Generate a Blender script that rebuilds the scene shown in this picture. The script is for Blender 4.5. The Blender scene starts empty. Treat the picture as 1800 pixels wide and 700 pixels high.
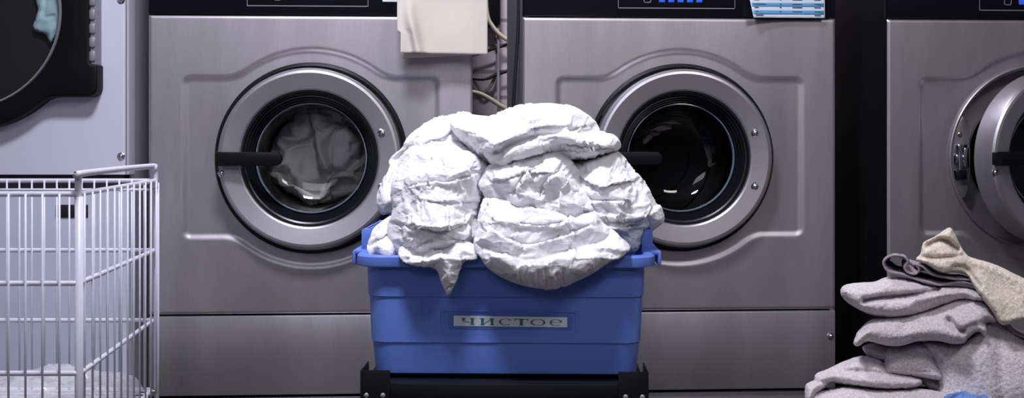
import bpy, bmesh, math, random
import numpy as np
from mathutils import Vector, Matrix, noise
from mathutils.geometry import delaunay_2d_cdt
random.seed(7)
C = bpy.context.scene.collection
F = 2000.0          # focal length in pixels of the 1800 px wide frame
CX, CY = 900.0, 234.0   # point of the frame straight ahead of the camera (eye level)
H = 0.75            # camera height
PI = math.pi
def P(px, py, Y):   # point of the place seen at a pixel, at distance Y
    return Vector(((px-CX)*Y/F, Y, H+(CY-py)*Y/F))
# ---------------------------------------------------------------- materials
def srgb(r, g, b):
    f = lambda c: (c/255/12.92) if c/255 <= .04045 else ((c/255+.055)/1.055)**2.4
    return (f(r), f(g), f(b), 1)
class Mat:
    def __init__(s, name):
        s.m = bpy.data.materials.new(name); s.m.use_nodes = True
        s.t = s.m.node_tree; s.b = s.t.nodes['Principled BSDF']
        s.tc = None
    def n(s, kind, **kw):
        x = s.t.nodes.new(kind)
        for k, v in kw.items():
            if k in x.inputs: x.inputs[k].default_value = v
            else: setattr(x, k, v)
        return x
    def l(s, a, b): s.t.links.new(a, b)
    def coord(s, scale=(1,1,1), out='Object'):
        if s.tc is None: s.tc = s.n('ShaderNodeTexCoord')
        mp = s.n('ShaderNodeMapping'); mp.inputs['Scale'].default_value = scale
        s.l(s.tc.outputs[out], mp.inputs['Vector']); return mp.outputs['Vector']
    def noise(s, scale, detail=3, rough=.5, stretch=(1,1,1)):
        x = s.n('ShaderNodeTexNoise'); x.inputs['Scale'].default_value = scale
        x.inputs['Detail'].default_value = detail; x.inputs['Roughness'].default_value = rough
        s.l(s.coord(stretch), x.inputs['Vector']); return x.outputs['Fac']
    def ramp(s, fac, stops):
        r = s.n('ShaderNodeValToRGB'); e = r.color_ramp.elements
        while len(e) < len(stops): e.new(.5)
        for el, (p, c) in zip(e, stops): el.position = p; el.color = c
        s.l(fac, r.inputs['Fac']); return r.outputs['Color']
    def rng(s, fac, a, b):
        r = s.n('ShaderNodeMapRange'); r.inputs['To Min'].default_value = a; r.inputs['To Max'].default_value = b
        s.l(fac, r.inputs['Value']); return r.outputs['Result']
    def bump(s, fac, strength, dist):
        b = s.n('ShaderNodeBump'); b.inputs['Strength'].default_value = strength; b.inputs['Distance'].default_value = dist
        s.l(fac, b.inputs['Height'])
        if s.b.inputs['Normal'].is_linked: s.l(s.b.inputs['Normal'].links[0].from_socket, b.inputs['Normal'])
        s.l(b.outputs['Normal'], s.b.inputs['Normal'])
def plain(name, col, rough=.5, metal=0, bumps=None, vary=.06, scale=6, **kw):
    M = Mat(name); c = Vector(col[:3])
    if vary:
        M.l(M.ramp(M.noise(scale, 4), [(.3, (*(c*(1-vary)), 1)), (.7, (*(c*(1+vary)), 1))]), M.b.inputs['Base Color'])
    else: M.b.inputs['Base Color'].default_value = col
    M.b.inputs['Roughness'].default_value = rough; M.b.inputs['Metallic'].default_value = metal
    for k, v in kw.items(): M.b.inputs[k].default_value = v
    if bumps: M.bump(M.noise(bumps[0], 4), bumps[1], bumps[2])
    return M.m
def steel(name, col, rough=.42, streak=.10, stretch=(60, 60, 1.2), aniso=0):
    M = Mat(name); c = Vector(col[:3])
    f = M.noise(14, 4, .6, stretch)             # brushed grain
    g = M.noise(2.6, 3, .55, (2.2, 2.2, .4))     # broad smudges
    mx = M.n('ShaderNodeMath', operation='MULTIPLY_ADD'); M.l(f, mx.inputs[0]); mx.inputs[1].default_value = .45
    M.l(g, mx.inputs[2])
    M.l(M.ramp(mx.outputs[0], [(.45, (*(c*(1-streak)), 1)), (.95, (*(c*(1+streak)), 1))]), M.b.inputs['Base Color'])
    M.b.inputs['Metallic'].default_value = .85
    M.l(M.rng(g, rough-.07, rough+.09), M.b.inputs['Roughness'])
    M.b.inputs['Anisotropic'].default_value = aniso
    M.bump(f, .12, .0006)
    return M.m
def glass(name, tint=(.9,.93,.95), rough=.02, refl=1.45):
    M = Mat(name); t = M.t; t.nodes.remove(M.b)
    tr = M.n('ShaderNodeBsdfTransparent'); tr.inputs['Color'].default_value = (*tint, 1)
    gl = M.n('ShaderNodeBsdfGlossy'); gl.inputs['Roughness'].default_value = rough
    fr = M.n('ShaderNodeFresnel'); fr.inputs['IOR'].default_value = refl
    mx = M.n('ShaderNodeMixShader'); M.l(fr.outputs[0], mx.inputs[0]); M.l(tr.outputs[0], mx.inputs[1]); M.l(gl.outputs[0], mx.inputs[2])
    M.l(mx.outputs[0], t.nodes['Material Output'].inputs['Surface']); return M.m
def cloth(name, col, rough=.85, fuzz=None, sheen=.3, sss=0):
    M = Mat(name); c = Vector(col[:3])
    M.l(M.ramp(M.noise(9, 4), [(.3, (*(c*.97), 1)), (.7, (*c, 1))]), M.b.inputs['Base Color'])
    M.b.inputs['Roughness'].default_value = rough; M.b.inputs['Sheen Weight'].default_value = sheen
    M.b.inputs['Specular IOR Level'].default_value = .2
    if sss: M.b.inputs['Subsurface Weight'].default_value = sss; M.b.inputs['Subsurface Radius'].default_value = (.012,.012,.013); M.b.inputs['Subsurface Scale'].default_value = 1
    if fuzz:
        for (sc, st, ds, rot) in ((38, (1,1,2.6), .0030, .5), (90, (1,1,2.2), .0015, -.4)):    # fine crinkles
            x = M.n('ShaderNodeTexNoise'); x.noise_type = 'RIDGED_MULTIFRACTAL'; x.normalize = True
            x.inputs['Scale'].default_value = sc; x.inputs['Detail'].default_value = 2; x.inputs['Distortion'].default_value = .9
            v = M.coord(st); v.node.inputs['Rotation'].default_value = (0, rot, 0); M.l(v, x.inputs['Vector'])
            M.bump(x.outputs['Fac'], .55, ds)
        M.bump(M.noise(fuzz[0], 5, .65), fuzz[1], fuzz[2])
    return M.m
def terry(name, col):
    M = Mat(name); c = Vector(col[:3])
    f = M.noise(230, 4, .8)
    M.l(M.ramp(f, [(.40, (*(c*.72), 1)), (.60, (*(c*1.1), 1))]), M.b.inputs['Base Color'])
    M.b.inputs['Roughness'].default_value = .95; M.b.inputs['Sheen Weight'].default_value = .35
    M.b.inputs['Specular IOR Level'].default_value = .1
    M.bump(f, .8, .005)
    return M.m
MT = dict(
    steel=steel('brushed steel', (.49,.475,.505), .42, .20),
    steel_ring=steel('brushed ring steel', (.53,.52,.555), .38, .06, (30,30,30)),
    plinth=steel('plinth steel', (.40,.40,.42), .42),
    chrome=plain('chrome', (.75,.75,.78,1), .16, 1, vary=.03),
    black=plain('black plastic', (.004,.004,.006,1), .5, **{'Specular IOR Level': .18}),
    black_gloss=plain('black glossy panel', (.006,.006,.010,1), .22),
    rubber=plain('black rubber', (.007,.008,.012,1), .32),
    greybody=plain('grey painted steel', srgb(142,138,146), .5),  # lighter copy of the washer body, light in the gap put into its colour
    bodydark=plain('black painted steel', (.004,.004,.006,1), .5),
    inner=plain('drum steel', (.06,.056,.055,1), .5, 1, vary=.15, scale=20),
    cavity=plain('dark cavity', (.012,.012,.014,1), .5),
    blackpaint=plain('black powder coat', (.003,.0035,.006,1), .5, bumps=(400,.2,.0005), **{'Specular IOR Level': .3}),
    enamel=plain('white enamel', srgb(214,214,230), .33, vary=.03, scale=2),
    enamel2=plain('white enamel lower', srgb(206,210,230), .4, vary=.03, scale=2),
    grayh=plain('grey hinge', srgb(150,150,158), .45, .3),
    wire=plain('white coated wire', srgb(214,214,228), .35, vary=.03),
    blue=plain('blue plastic', (.125,.225,.67,1), .40, vary=.05, scale=3, bumps=(300,.05,.0004)),
    bluecloth=plain('blue cloth', srgb(110,145,210), .8, bumps=(200,.3,.001)),
    sheet=cloth('white cotton', (.84,.84,.87,1), .8, (260,.12,.0006), sss=.3),
    drumcloth=cloth('washed cotton', (.80,.78,.74,1)),
    paper=plain('cream paper', srgb(200,196,186), .8, vary=.02),
    paper2=plain('cream paper under', srgb(212,202,188), .8, vary=.02),
    white=plain('white print', srgb(225,232,245), .6, vary=.02),
    band=plain('blue print', srgb(95,165,215), .6, vary=.02),
    ink=plain('dark print', srgb(50,70,95), .6, vary=0),
    teal=plain('teal letter', srgb(60,120,135), .6, vary=.1),
    labelp=plain('label paper', srgb(226,234,240), .6, vary=.03),
    tape=plain('clear tape', (.09,.185,.56,1), .22, vary=.08, scale=40),
    line=plain('panel line', srgb(140,140,150), .5, vary=0),
    lilac=terry('lilac grey terry', srgb(236,227,232)),
    lilac2=terry('pale grey terry', srgb(238,231,235)),
    mauve=terry('mauve terry', srgb(172,158,172)),
    cream=terry('cream terry', srgb(254,242,224)),
    glass=glass('door glass', (.93,.95,.96), .02, 1.5),
    cable_g=plain('grey cable', srgb(150,148,140), .6),
    cable_c=plain('cream cable', srgb(190,182,160), .6),
    cable_b=plain('black cable', (.01,.01,.012,1), .5),
    pipe=plain('grey pipe', srgb(96,94,104), .5),
    pipew=plain('white pipe', srgb(176,176,186), .4),
    film=None,
    tealcloth=plain('pale teal cloth', srgb(176,206,210), .8, vary=.08, scale=30),
    wood=plain('dark board', srgb(70,66,64), .6),
)
def led():
    M = Mat('blue led'); M.b.inputs['Base Color'].default_value = (.02,.08,.6,1)
    M.b.inputs['Emission Color'].default_value = (.03,.16,1,1); M.b.inputs['Emission Strength'].default_value = .55
    return M.m
MT['led'] = led()
def film():
    M = Mat('clear plastic film'); t = M.t
    tr = M.n('ShaderNodeBsdfTransparent'); mx = M.n('ShaderNodeMixShader'); mx.inputs[0].default_value = .45
    M.b.inputs['Base Color'].default_value = (.86,.87,.93,1); M.b.inputs['Roughness'].default_value = .14
    M.b.inputs['Specular IOR Level'].default_value = 1
    M.l(tr.outputs[0], mx.inputs[1]); M.l(M.b.outputs[0], mx.inputs[2])
    M.l(mx.outputs[0], t.nodes['Material Output'].inputs['Surface']); return M.m
MT['film'] = film()
def wallmat():
    M = Mat('white painted brick'); br = M.n('ShaderNodeTexBrick')
    br.inputs['Color1'].default_value = srgb(225,214,218); br.inputs['Color2'].default_value = srgb(208,198,204)
    br.inputs['Mortar'].default_value = srgb(150,142,146); br.inputs['Scale'].default_value = 1
    br.inputs['Brick Width'].default_value = .25; br.inputs['Row Height'].default_value = .078; br.inputs['Mortar Size'].default_value = .006
    tc = M.n('ShaderNodeTexCoord'); sx = M.n('ShaderNodeSeparateXYZ'); cb = M.n('ShaderNodeCombineXYZ')
    M.l(tc.outputs['Object'], sx.inputs[0]); M.l(sx.outputs['X'], cb.inputs['X']); M.l(sx.outputs['Z'], cb.inputs['Y'])
    M.l(cb.outputs[0], br.inputs['Vector']); M.l(br.outputs['Color'], M.b.inputs['Base Color'])
    M.b.inputs['Roughness'].default_value = .7; M.bump(br.outputs['Fac'], -.6, .004); M.bump(M.noise(60,4), .3, .003)
    return M.m
MT['brick'] = wallmat()
MT['paint'] = plain('room paint', srgb(168,166,176), .8, vary=.04, scale=2)
MT['ceil'] = plain('ceiling paint', srgb(190,190,198), .85, vary=.03)
def floormat():
    M = Mat('dark floor tile'); br = M.n('ShaderNodeTexBrick')
    br.inputs['Color1'].default_value = srgb(92,86,82); br.inputs['Color2'].default_value = srgb(82,78,76)
    br.inputs['Mortar'].default_value = srgb(50,48,46); br.inputs['Scale'].default_value = 1; br.offset = 0
    br.inputs['Brick Width'].default_value = .3; br.inputs['Row Height'].default_value = .3; br.inputs['Mortar Size'].default_value = .004
    M.l(M.coord(), br.inputs['Vector']); M.l(br.outputs['Color'], M.b.inputs['Base Color']); M.b.inputs['Roughness'].default_value = .45
    M.bump(br.outputs['Fac'], -.3, .002); return M.m
MT['floor'] = floormat()
# ---------------------------------------------------------------- mesh building
class MB:
    def __init__(s): s.v = []; s.f = []
    def add(s, vs, fs):
        o = len(s.v); s.v += [tuple(v) for v in vs]; s.f += [tuple(i+o for i in f) for f in fs]; return s
    def box(s, x0, x1, y0, y1, z0, z1, bev=0, seg=2):
        bm = bmesh.new(); bmesh.ops.create_cube(bm, size=1)
        for v in bm.verts: v.co = Vector(((x0+x1)/2+v.co.x*(x1-x0), (y0+y1)/2+v.co.y*(y1-y0), (z0+z1)/2+v.co.z*(z1-z0)))
        if bev: bmesh.ops.bevel(bm, geom=bm.edges[:], offset=min(bev, .49*min(abs(x1-x0),abs(y1-y0),abs(z1-z0))), segments=seg, affect='EDGES', profile=.5)
        return s.bm(bm)
    def bm(s, bm, M=None):
        bm.verts.index_update()
        vs = [(M@v.co if M else v.co.copy()) for v in bm.verts]; fs = [[v.index for v in f.verts] for f in bm.faces]
        bm.free(); return s.add(vs, fs)
    def tube(s, pts, r, n=10, cap=True, closed=False):
        pts = [Vector(p) for p in pts]; m = len(pts); rr = r if hasattr(r, '__len__') else [r]*m
        vs, fs = [], []; prev = None
        for i, p in enumerate(pts):
            a = pts[(i-1) % m] if closed or i > 0 else p; b = pts[(i+1) % m] if closed or i < m-1 else p
            t = (b-a).normalized()
            if prev is None:
                u = t.cross(Vector((0,0,1)) if abs(t.z) < .9 else Vector((1,0,0))).normalized()
            else: u = (prev-t*prev.dot(t)).normalized()
            prev = u; w = t.cross(u)
            for k in range(n):
                an = 2*PI*k/n; vs.append(p+(u*math.cos(an)+w*math.sin(an))*rr[i])
        for i in range(m if closed else m-1):
            for k in range(n):
                a = i*n+k; b = i*n+(k+1) % n; j = (i+1) % m
                fs.append((a, b, j*n+(k+1) % n, j*n+k))
        if cap and not closed:
            fs.append(tuple(range(n))[::-1]); fs.append(tuple((m-1)*n+k for k in range(n)))
        return s.add(vs, fs)
    def lathe(s, prof, n=96, c=(0,0,0), closed=False):   # prof: (radius, y); axis along y
        vs, fs = [], []; m = len(prof)
        for r, y in prof:
            for k in range(n):
                a = 2*PI*k/n; vs.append((c[0]+r*math.cos(a), c[1]+y, c[2]+r*math.sin(a)))
        for i in range(m if closed else m-1):
            j = (i+1) % m
            for k in range(n):
                fs.append((i*n+k, j*n+k, j*n+(k+1) % n, i*n+(k+1) % n))
        if not closed:
            for i in (0, m-1):
                if prof[i][0] < 1e-4: pass
        return s.add(vs, fs)
    def prism(s, poly, y0, y1, bev=0, seg=2):            # poly: (x, z); extruded along y
        bm = bmesh.new(); a = [bm.verts.new((x, y0, z)) for x, z in poly]; f = bm.faces.new(a)
        r = bmesh.ops.extrude_face_region(bm, geom=[f])
        for v in r['geom']:
            if isinstance(v, bmesh.types.BMVert): v.co.y = y1
        bmesh.ops.recalc_face_normals(bm, faces=bm.faces[:])
        if bev:
            ed = [e for e in bm.edges if abs(e.verts[0].co.y-e.verts[1].co.y) < 1e-7 and abs(e.verts[0].co.y-min(y0, y1)) < 1e-7]
            bmesh.ops.bevel(bm, geom=ed, offset=bev, segments=seg, affect='EDGES', profile=.5)
        return s.bm(bm)
    def build(s, name, mat, parent=None, smooth=40, recalc=True):
        me = bpy.data.meshes.new(name); me.from_pydata(s.v, [], s.f); me.validate()
        if recalc:
            bm = bmesh.new(); bm.from_mesh(me); bmesh.ops.recalc_face_normals(bm, faces=bm.faces[:]); bm.to_mesh(me); bm.free()
        me.materials.append(mat)
        if smooth:
            me.polygons.foreach_set('use_smooth', [True]*len(me.polygons))
            if smooth < 180: me.set_sharp_from_angle(angle=math.radians(smooth))
        o = bpy.data.objects.new(name, me); C.objects.link(o)
        if parent: o.parent = parent
        return o
def tag(o, label, cat, group=None, kind=None):
    if label: o['label'] = label
    if cat: o['category'] = cat
    if group: o['group'] = group
    if kind: o['kind'] = kind
    return o
def empty(name, loc, rz=0):
    o = bpy.data.objects.new(name, None); C.objects.link(o); o.location = loc; o.rotation_euler = (0,0,rz); o.empty_display_size = .05; return o
def struct(o): o['kind'] = 'structure'; return o
def copy_tree(o, parent=None):
    c = o.copy(); C.objects.link(c)
    if parent: c.parent = parent
    for ch in list(o.children): copy_tree(ch, c)
    return c
def spline(pts, n=8, closed=False):      # Catmull-Rom through points of any dimension
    pts = [np.array(p, float) for p in pts]; m = len(pts); out = []
    rngs = range(m) if closed else range(m-1)
    g = lambda i: pts[i % m] if closed else pts[max(0, min(m-1, i))]
    for i in rngs:
        p0, p1, p2, p3 = g(i-1), g(i), g(i+1), g(i+2)
        for k in range(n):
            t = k/n; out.append(.5*((2*p1)+(-p0+p2)*t+(2*p0-5*p1+4*p2-p3)*t*t+(-p0+3*p1-3*p2+p3)*t**3))
    if not closed: out.append(pts[-1])
    return np.array(out)
# ---------------------------------------------------------------- the room
def slab(name, x0, x1, y0, y1, z0, z1, mat): return struct(MB().box(x0,x1,y0,y1,z0,z1).build(name, mat, smooth=0))
slab('floor', -3.2, 3.6, -2.6, 3.6, -.05, 0, MT['floor'])
slab('ceiling', -3.2, 3.6, -2.6, 3.6, 2.75, 2.8, MT['ceil'])
slab('wall_back', -3.2, 3.6, 3.45, 3.6, 0, 2.75, MT['brick'])
slab('wall_left', -3.2, -3.1, -2.6, 3.45, 0, 2.75, MT['paint'])
slab('wall_right', 3.5, 3.6, -2.6, 3.45, 0, 2.75, MT['paint'])
slab('wall_front', -3.1, 3.5, -2.6, -2.5, 0, 2.75, MT['paint'])
# ---------------------------------------------------------------- front-loading washers
TH = math.radians(3.2)
ROW0 = Vector((-.4488, 2.55, 0)); RD = Vector((math.cos(TH), math.sin(TH), 0)); RN = Vector((math.sin(TH), -math.cos(TH), 0))
DZ = H+(234-278)/784.3        # door centre height
HW = .3603
def sst(e0, e1, x): t = np.clip((x-e0)/(e1-e0), 0, 1); return t*t*(3-2*t)
def front_panel():
    xs = np.linspace(-HW, HW, 211); zs = np.linspace(.3455, 1.0127, 196)
    X, Z = np.meshgrid(xs, zs)
    bx, bz = .2835, (.8762-.5154)/2; cz = (.8762+.5154)/2; r = .016
    qx = np.abs(X)-bx+r; qz = np.abs(Z-cz)-bz+r
    d1 = np.hypot(np.maximum(qx,0), np.maximum(qz,0))+np.minimum(np.maximum(qx,qz),0)-r
    R = np.hypot(X, Z-DZ); d2 = R-.2455
    k = .02; h = np.clip(.5+.5*(d2-d1)/k, 0, 1); d = d2*(1-h)+d1*h-k*h*(1-h)
    Y = .0048*(1-sst(-.010, .004, d))                       # pressed inwards
    edge = np.minimum(np.minimum(X+HW, HW-X), np.minimum(Z-.3455, 1.0127-Z))
    Y = Y+.004*(1-np.clip(edge/.0045, 0, 1))**2
    n, m = X.shape; mb = MB()
    mb.v = list(zip(X.ravel(), Y.ravel(), Z.ravel()))
    Rc = np.hypot((X[:-1,:-1]+X[1:,1:])/2, (Z[:-1,:-1]+Z[1:,1:])/2-DZ)
    for i in range(n-1):
        for j in range(m-1):
            if Rc[i,j] > .2097: mb.f.append((i*m+j, i*m+j+1, (i+1)*m+j+1, (i+1)*m+j))
    # turned edges
    return mb
def screw_mb(x, z, y, r=.0058):
    mb = MB().lathe([(0,-.0055),(r*.55,-.005),(r*.9,-.003),(r,0),(r,.002)], 20, (x,y,z))
    mb.lathe([(r*1.0,-.0012),(r*1.35,-.0006),(r*1.35,.002)], 20, (x,y,z)); return mb
def make_washer():
    w = empty('washing_machine', (0,0,0))
    fp = front_panel().build('front_panel', MT['steel'], w, 60, recalc=False)
    MB().box(-HW,HW,.0,.02,.1635,.3415,.003).build('lower_panel', MT['steel'], w)
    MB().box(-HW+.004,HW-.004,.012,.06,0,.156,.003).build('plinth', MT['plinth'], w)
    b = MB(); t = .012
    b.box(-HW+.001,-HW+t,.005,.72,.0,1.30).box(HW-t,HW-.001,.005,.72,.0,1.30).box(-HW+t,HW-t,.70,.72,.0,1.30).box(-HW+t,HW-t,.022,.70,1.285,1.30)
    b.box(-HW+t,HW-t,.024,.05,.158,.346)
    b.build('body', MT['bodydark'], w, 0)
    cp = MB().box(-HW,HW,-.0,.02,1.0147,1.30,.002).build('control_panel', MT['black_gloss'], w)
    fr = MB(); x0, x1, z0, z1 = -.1435, .126, 1.0338, 1.135; lw = .0019
    for a in ((x0,x1,z0,z0+lw),(x0,x1,z1-lw,z1),(x0,x0+lw*.6,z0,z1),(x1-lw*.6,x1,z0,z1)): fr.box(a[0],a[1],-.0012,.001,a[2],a[3])
    fr.build('display_outline', MT['line'], cp, 0)
    for k in range(5):
        MB().box(-.0495+k*.0215,-.0355+k*.0215,-.0016,.001,1.0485,1.064,.002).build('indicator_light', MT['led'], cp)
    MB().tube([(-.082,-.0012,1.0475),(-.070,-.0012,1.0475),(-.068,-.0012,1.051),(-.068,-.0012,1.062),(-.084,-.0012,1.062),(-.084,-.0012,1.051)], .0011, 6, closed=True).build('symbol', MT['line'], cp)
    # tub: recess, mouth and drum
    MB().lathe([(.2145,.004),(.2145,-.002),(.2125,-.0035),(.2070,-.001),(.2055,.012)], 96, (0,0,DZ)).build('door_gap_shade', MT['rubber'], w)  # black ring paints the shadow in the gap between door and recess
    MB().lathe([(.2055,.012),(.204,.046),(.20,.05),(.15,.052),(.146,.048)], 96, (0,0,DZ)).build('door_recess', MT['steel'], w)
    dr = [(.146,.048),(.140,.06),(.140,.13)]
    dr += [(.146,.13),(.25,.135)]
    for k in range(14): dr += [(.25-.004*(k%2), .15+k*.02)]
    dr += [(.25,.44),(.18,.455),(.175,.448),(.12,.455),(.115,.448),(.05,.455),(.045,.44),(.0,.44)]
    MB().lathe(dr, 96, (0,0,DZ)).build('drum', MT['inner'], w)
    # latch on the left of the opening
    cres = [(-.2005*math.cos(math.radians(t)), .2005*math.sin(math.radians(t))) for t in np.linspace(-29,29,15)]
    cres += [(x, z) for x, z in spline([(-.166,.094),(-.158,.07),(-.154,.0),(-.158,-.07),(-.166,-.094)], 4)]
    lt = MB().prism([(x, DZ+z) for x, z in cres], .020, .046, .004, 3).build('latch_plate', MT['steel_ring'], w)
    m = MB().box(-.192,-.168,.004,.022,DZ+.012,DZ+.030,.003).box(-.196,-.174,.006,.022,DZ-.014,DZ+.006,.003).box(-.178,-.164,.002,.022,DZ-.024,DZ+.022,.003)
    m.tube([(-.185,.008,DZ-.03),(-.185,.008,DZ+.03)], .0045, 12)
    m.build('latch', MT['chrome'], lt); MB().box(-.195,-.168,.008,.024,DZ-.052,-.03+DZ,.003).build('latch_stop', MT['rubber'], lt)
    screw_mb(-.180, DZ+.052, .019, .0045).build('screw', MT['chrome'], lt)
    screw_mb(.349,.283,-.001,.0055).build('screw', MT['chrome'], w)
    # door, hinged on the right
    hx = .206
    def sh(mb): mb.v = [(v[0]-hx, v[1], v[2]-DZ) for v in mb.v]; return mb
    prof = [(.1485,.012),(.1985,.012),(.2,-.040),(.1985,-.047),(.1945,-.051),(.189,-.0525),(.155,-.0465),(.1515,-.044),(.1495,-.038),(.1485,.012)]
    door = sh(MB().lathe(prof, 128, (0,0,DZ), True)).build('door', MT['steel_ring'], w, 14)
    door.location = (hx, 0, DZ)
    gp = [(.1492,-.040),(.147,-.040),(.1455,-.030),(.142,-.028),(.141,-.022),(.137,-.023),(.1355,-.014),(.132,-.015),(.1305,-.006),(.127,-.007),(.1245,.0),(.1245,.010),(.1492,.010)]
    sh(MB().lathe(gp, 128, (0,0,DZ), True)).build('door_gasket', MT['rubber'], door, 30)
    gl = [(.1255,-.004),(.1235,-.006),(.121,-.003),(.1195,.01),(.117,.06),(.112,.078),(.10,.09),(.075,.098),(.045,.102),(.02,.1035),(.0005,.104)]
    sh(MB().lathe(gl, 128, (0,0,DZ))).build('door_glass', MT['glass'], door, 180)
    ring = [(.1232,-.0075),(.1215,-.008),(.1202,-.004),(.1202,.0),(.1232,.0)]
    sh(MB().lathe(ring, 96, (0,0,DZ), True)).build('glass_rim', plain('glass edge', srgb(120,130,150), .15, vary=0), door)
    hb = MB(); o = []
    for x, z in [(-.1985,-.0155),(-.066,-.0150)]: o.append((x,z))
    for k in range(1,8):
        a = -PI/2+PI*k/8; o.append((-.0695+.0118*math.cos(a)+.003, .0135*math.sin(a)))
    o += [(-.066,.0150),(-.1985,.0155)]
    hb.prism([(x, DZ+z) for x, z in o], -.080, -.066, .004)
    hb.box(-.1985,-.170,-.070,-.045,DZ-.0145,DZ+.0145,.003)
    sh(hb).build('handle', MT['black'], door)
    for (x, z) in ((.160,.0565),(.160,-.064),(-.189,-.031)):
        sh(screw_mb(x, DZ+z, -.0485, .0075)).build('screw', MT['chrome'], door)
    return w, door
washer, wdoor = make_washer()
W = [washer]
for s in (.8344, 1.677): W.append(copy_tree(washer))
for w, s in zip(W, (0, .8344, 1.677)):
    w.location = ROW0+RD*s; w.rotation_euler = (0,0,TH)
G = 'steel front-loading washers in a row'
tag(W[0], 'leftmost of the three steel washers, its closed round door shows white laundry inside', 'washing machine', G)
tag(W[1], 'middle steel washer with an empty dark drum and a printed list taped above', 'washing machine', G)
tag(W[2], 'rightmost of the three steel washers, its round door swung ajar above the towel pile', 'washing machine', G)
for ch in W[2].children:
    if ch.name.startswith('door') and len(ch.children) > 3: ch.rotation_euler = (0,0,math.radians(12.5))
wb = next(c for c in W[1].children if c.name.startswith('body')); wb.data = wb.data.copy(); wb.data.materials[0] = MT['greybody']  # middle body recoloured: the lit gap beside it is painted as grey
for c in W[2].children:
    if c.name.startswith('door_gap_shade'): c.data = c.data.copy(); c.data.materials[0] = MT['steel']  # door stands ajar: ring in steel, without the painted gap shadow
ND = MB().box(.158,.192,-.0012,.001,1.0455,1.07).build('sticker', MT['labelp'], W[0])
def row(px, py, out=0):            # point on (or OUT in front of) the plane of the washer fronts, seen at a pixel
    # solve for Y on plane through ROW0+RN*out
    q = ROW0+RN*out; d = Vector(((px-CX)/F, 1, (CY-py)/F)); c = Vector((0,0,H))
    return c+d*((q-c).dot(RN)/d.dot(RN))
# ---------------------------------------------------------------- papers hung on the washers
def sheet_mb(f, nu, nv, th=.0006, nrm=(0,-1,0)):
    mb = MB(); vs = []
    for j in range(nv+1):
        for i in range(nu+1): vs.append(Vector(f(i/nu, j/nv)))
    n = Vector(nrm)*th; k = len(vs); vs = vs+[v-n for v in vs]; fs = []; w = nu+1
    for j in range(nv):
        for i in range(nu):
            a = (j*w+i, j*w+i+1, (j+1)*w+i+1, (j+1)*w+i); fs.append(a); fs.append(tuple(q+k for q in a[::-1]))
    rim = [i for i in range(w)]+[j*w+nu for j in range(1,nv+1)]+[nv*w+i for i in range(nu-1,-1,-1)]+[j*w for j in range(nv-1,0,-1)]
    for a, b in zip(rim, rim[1:]+rim[:1]): fs.append((b, a, a+k, b+k))
    return mb.add(vs, fs)
def paper(pxl, pxr, yb_l, yb_r, ytop, outl, outr, wob, seed):
    def f(u, v):     # v 0 top .. 1 bottom
        yb = yb_l+(yb_r-yb_l)*u; out = .004+(v**1.4)*(outl+(outr-outl)*u)
        out += wob*(.5*math.sin(5*u+seed+2*v)*v+noise.noise(Vector((u*3+seed, v*3, 0)))*v)
        a = row(pxl+(pxr-pxl)*u, ytop+(yb-ytop)*v, out); return a
    return f
def front_paper(u, v):
    f = paper(698, 857, 93, 96, -150, .080, .040, .012, 1.0)
    p = f(u, v)
    if u < .2 and -150+v*245 > 57: p = p+RD*(.0075*(1-u/.2))
    # folded ridge near the upper left
    d = (u-.14)-.35*max(0,(v-.72)); p = p+RN*(.020*math.exp(-(d/.06)**2)*max(0,min(1,(v-.55)*4)))
    return p
pf = sheet_mb(front_paper, 44, 60, .0007, RN).build('paper_sheet', MT['paper'], None, 180, recalc=True)
tag(pf, 'cream paper sheet in front, hanging over the right edge of the leftmost washer', 'paper', 'paper sheets hung from the leftmost washer')
def under_paper(u, v):
    yb = 103-6*u; vv = max(0, min(1, v*(yb+150)/245)); k = .004+(vv**1.4)*(.080-.040*u)
    return row(707+131*u, -150+(yb+150)*v, .55*k-.001+.002*v*noise.noise(Vector((u*4, v*3, 4))))
pb = sheet_mb(under_paper, 20, 30, .0006, RN).build('paper_sheet', MT['paper2'], None, 180, recalc=True)
tag(pb, 'second cream paper mostly hidden behind the front sheet, only its lower edge peeking out', 'paper', 'paper sheets hung from the leftmost washer')
pl = empty('price_list', row(1384, 31, .004))
lfun0 = lambda u, v: row(1317+(1450-1317)*u+(1-u)**6*8*max(0,(v-.8)*5), -150+(181+u*1.0)*v, .0035+.012*v**2+.02*(1-u)**4*max(0,v-.7)/.3)
loc = pl.location.copy()
lfun = lambda u, v: lfun0(u, v)-loc
sheet_mb(lfun, 40, 60, .0005, RN).build('sheet', MT['white'], pl, 180)
def strip(u0, u1, y0, y1, lift, n=12):
    v0, v1 = (y0+150)/181.5, (y1+150)/181.5
    return sheet_mb(lambda u, v: lfun(u0+(u1-u0)*u, v0+(v1-v0)*v)+RN*lift, n, 3, .0003, RN)
for (a, b) in ((-28,-22),(-12,-6),(5.2,11.6),(18.4,25.2)): strip(.012,.985,a,b,.0007).build('blue_row', MT['band'], pl, 180)
for (y, ws) in ((-1,(.05,.13)),(6.9,(.03,.22)),(12.6,(.05,.11)),(20,(.05,.10)),(26.2,(.05,.17)),(-9,(.04,.16)),(-18,(.05,.2))):
    for (a, b) in ((ws[0],ws[1]),(.40,.425),(.57,.70),(.86,.945)):
        if y > 25 and a > .3 and a < .8: continue
        strip(a, b, y, y+1.5, .0012).build('printed_text', MT['ink'], pl, 0)
tag(pl, 'white printed list with pale blue rows stuck above the middle washer door', 'paper')
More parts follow.
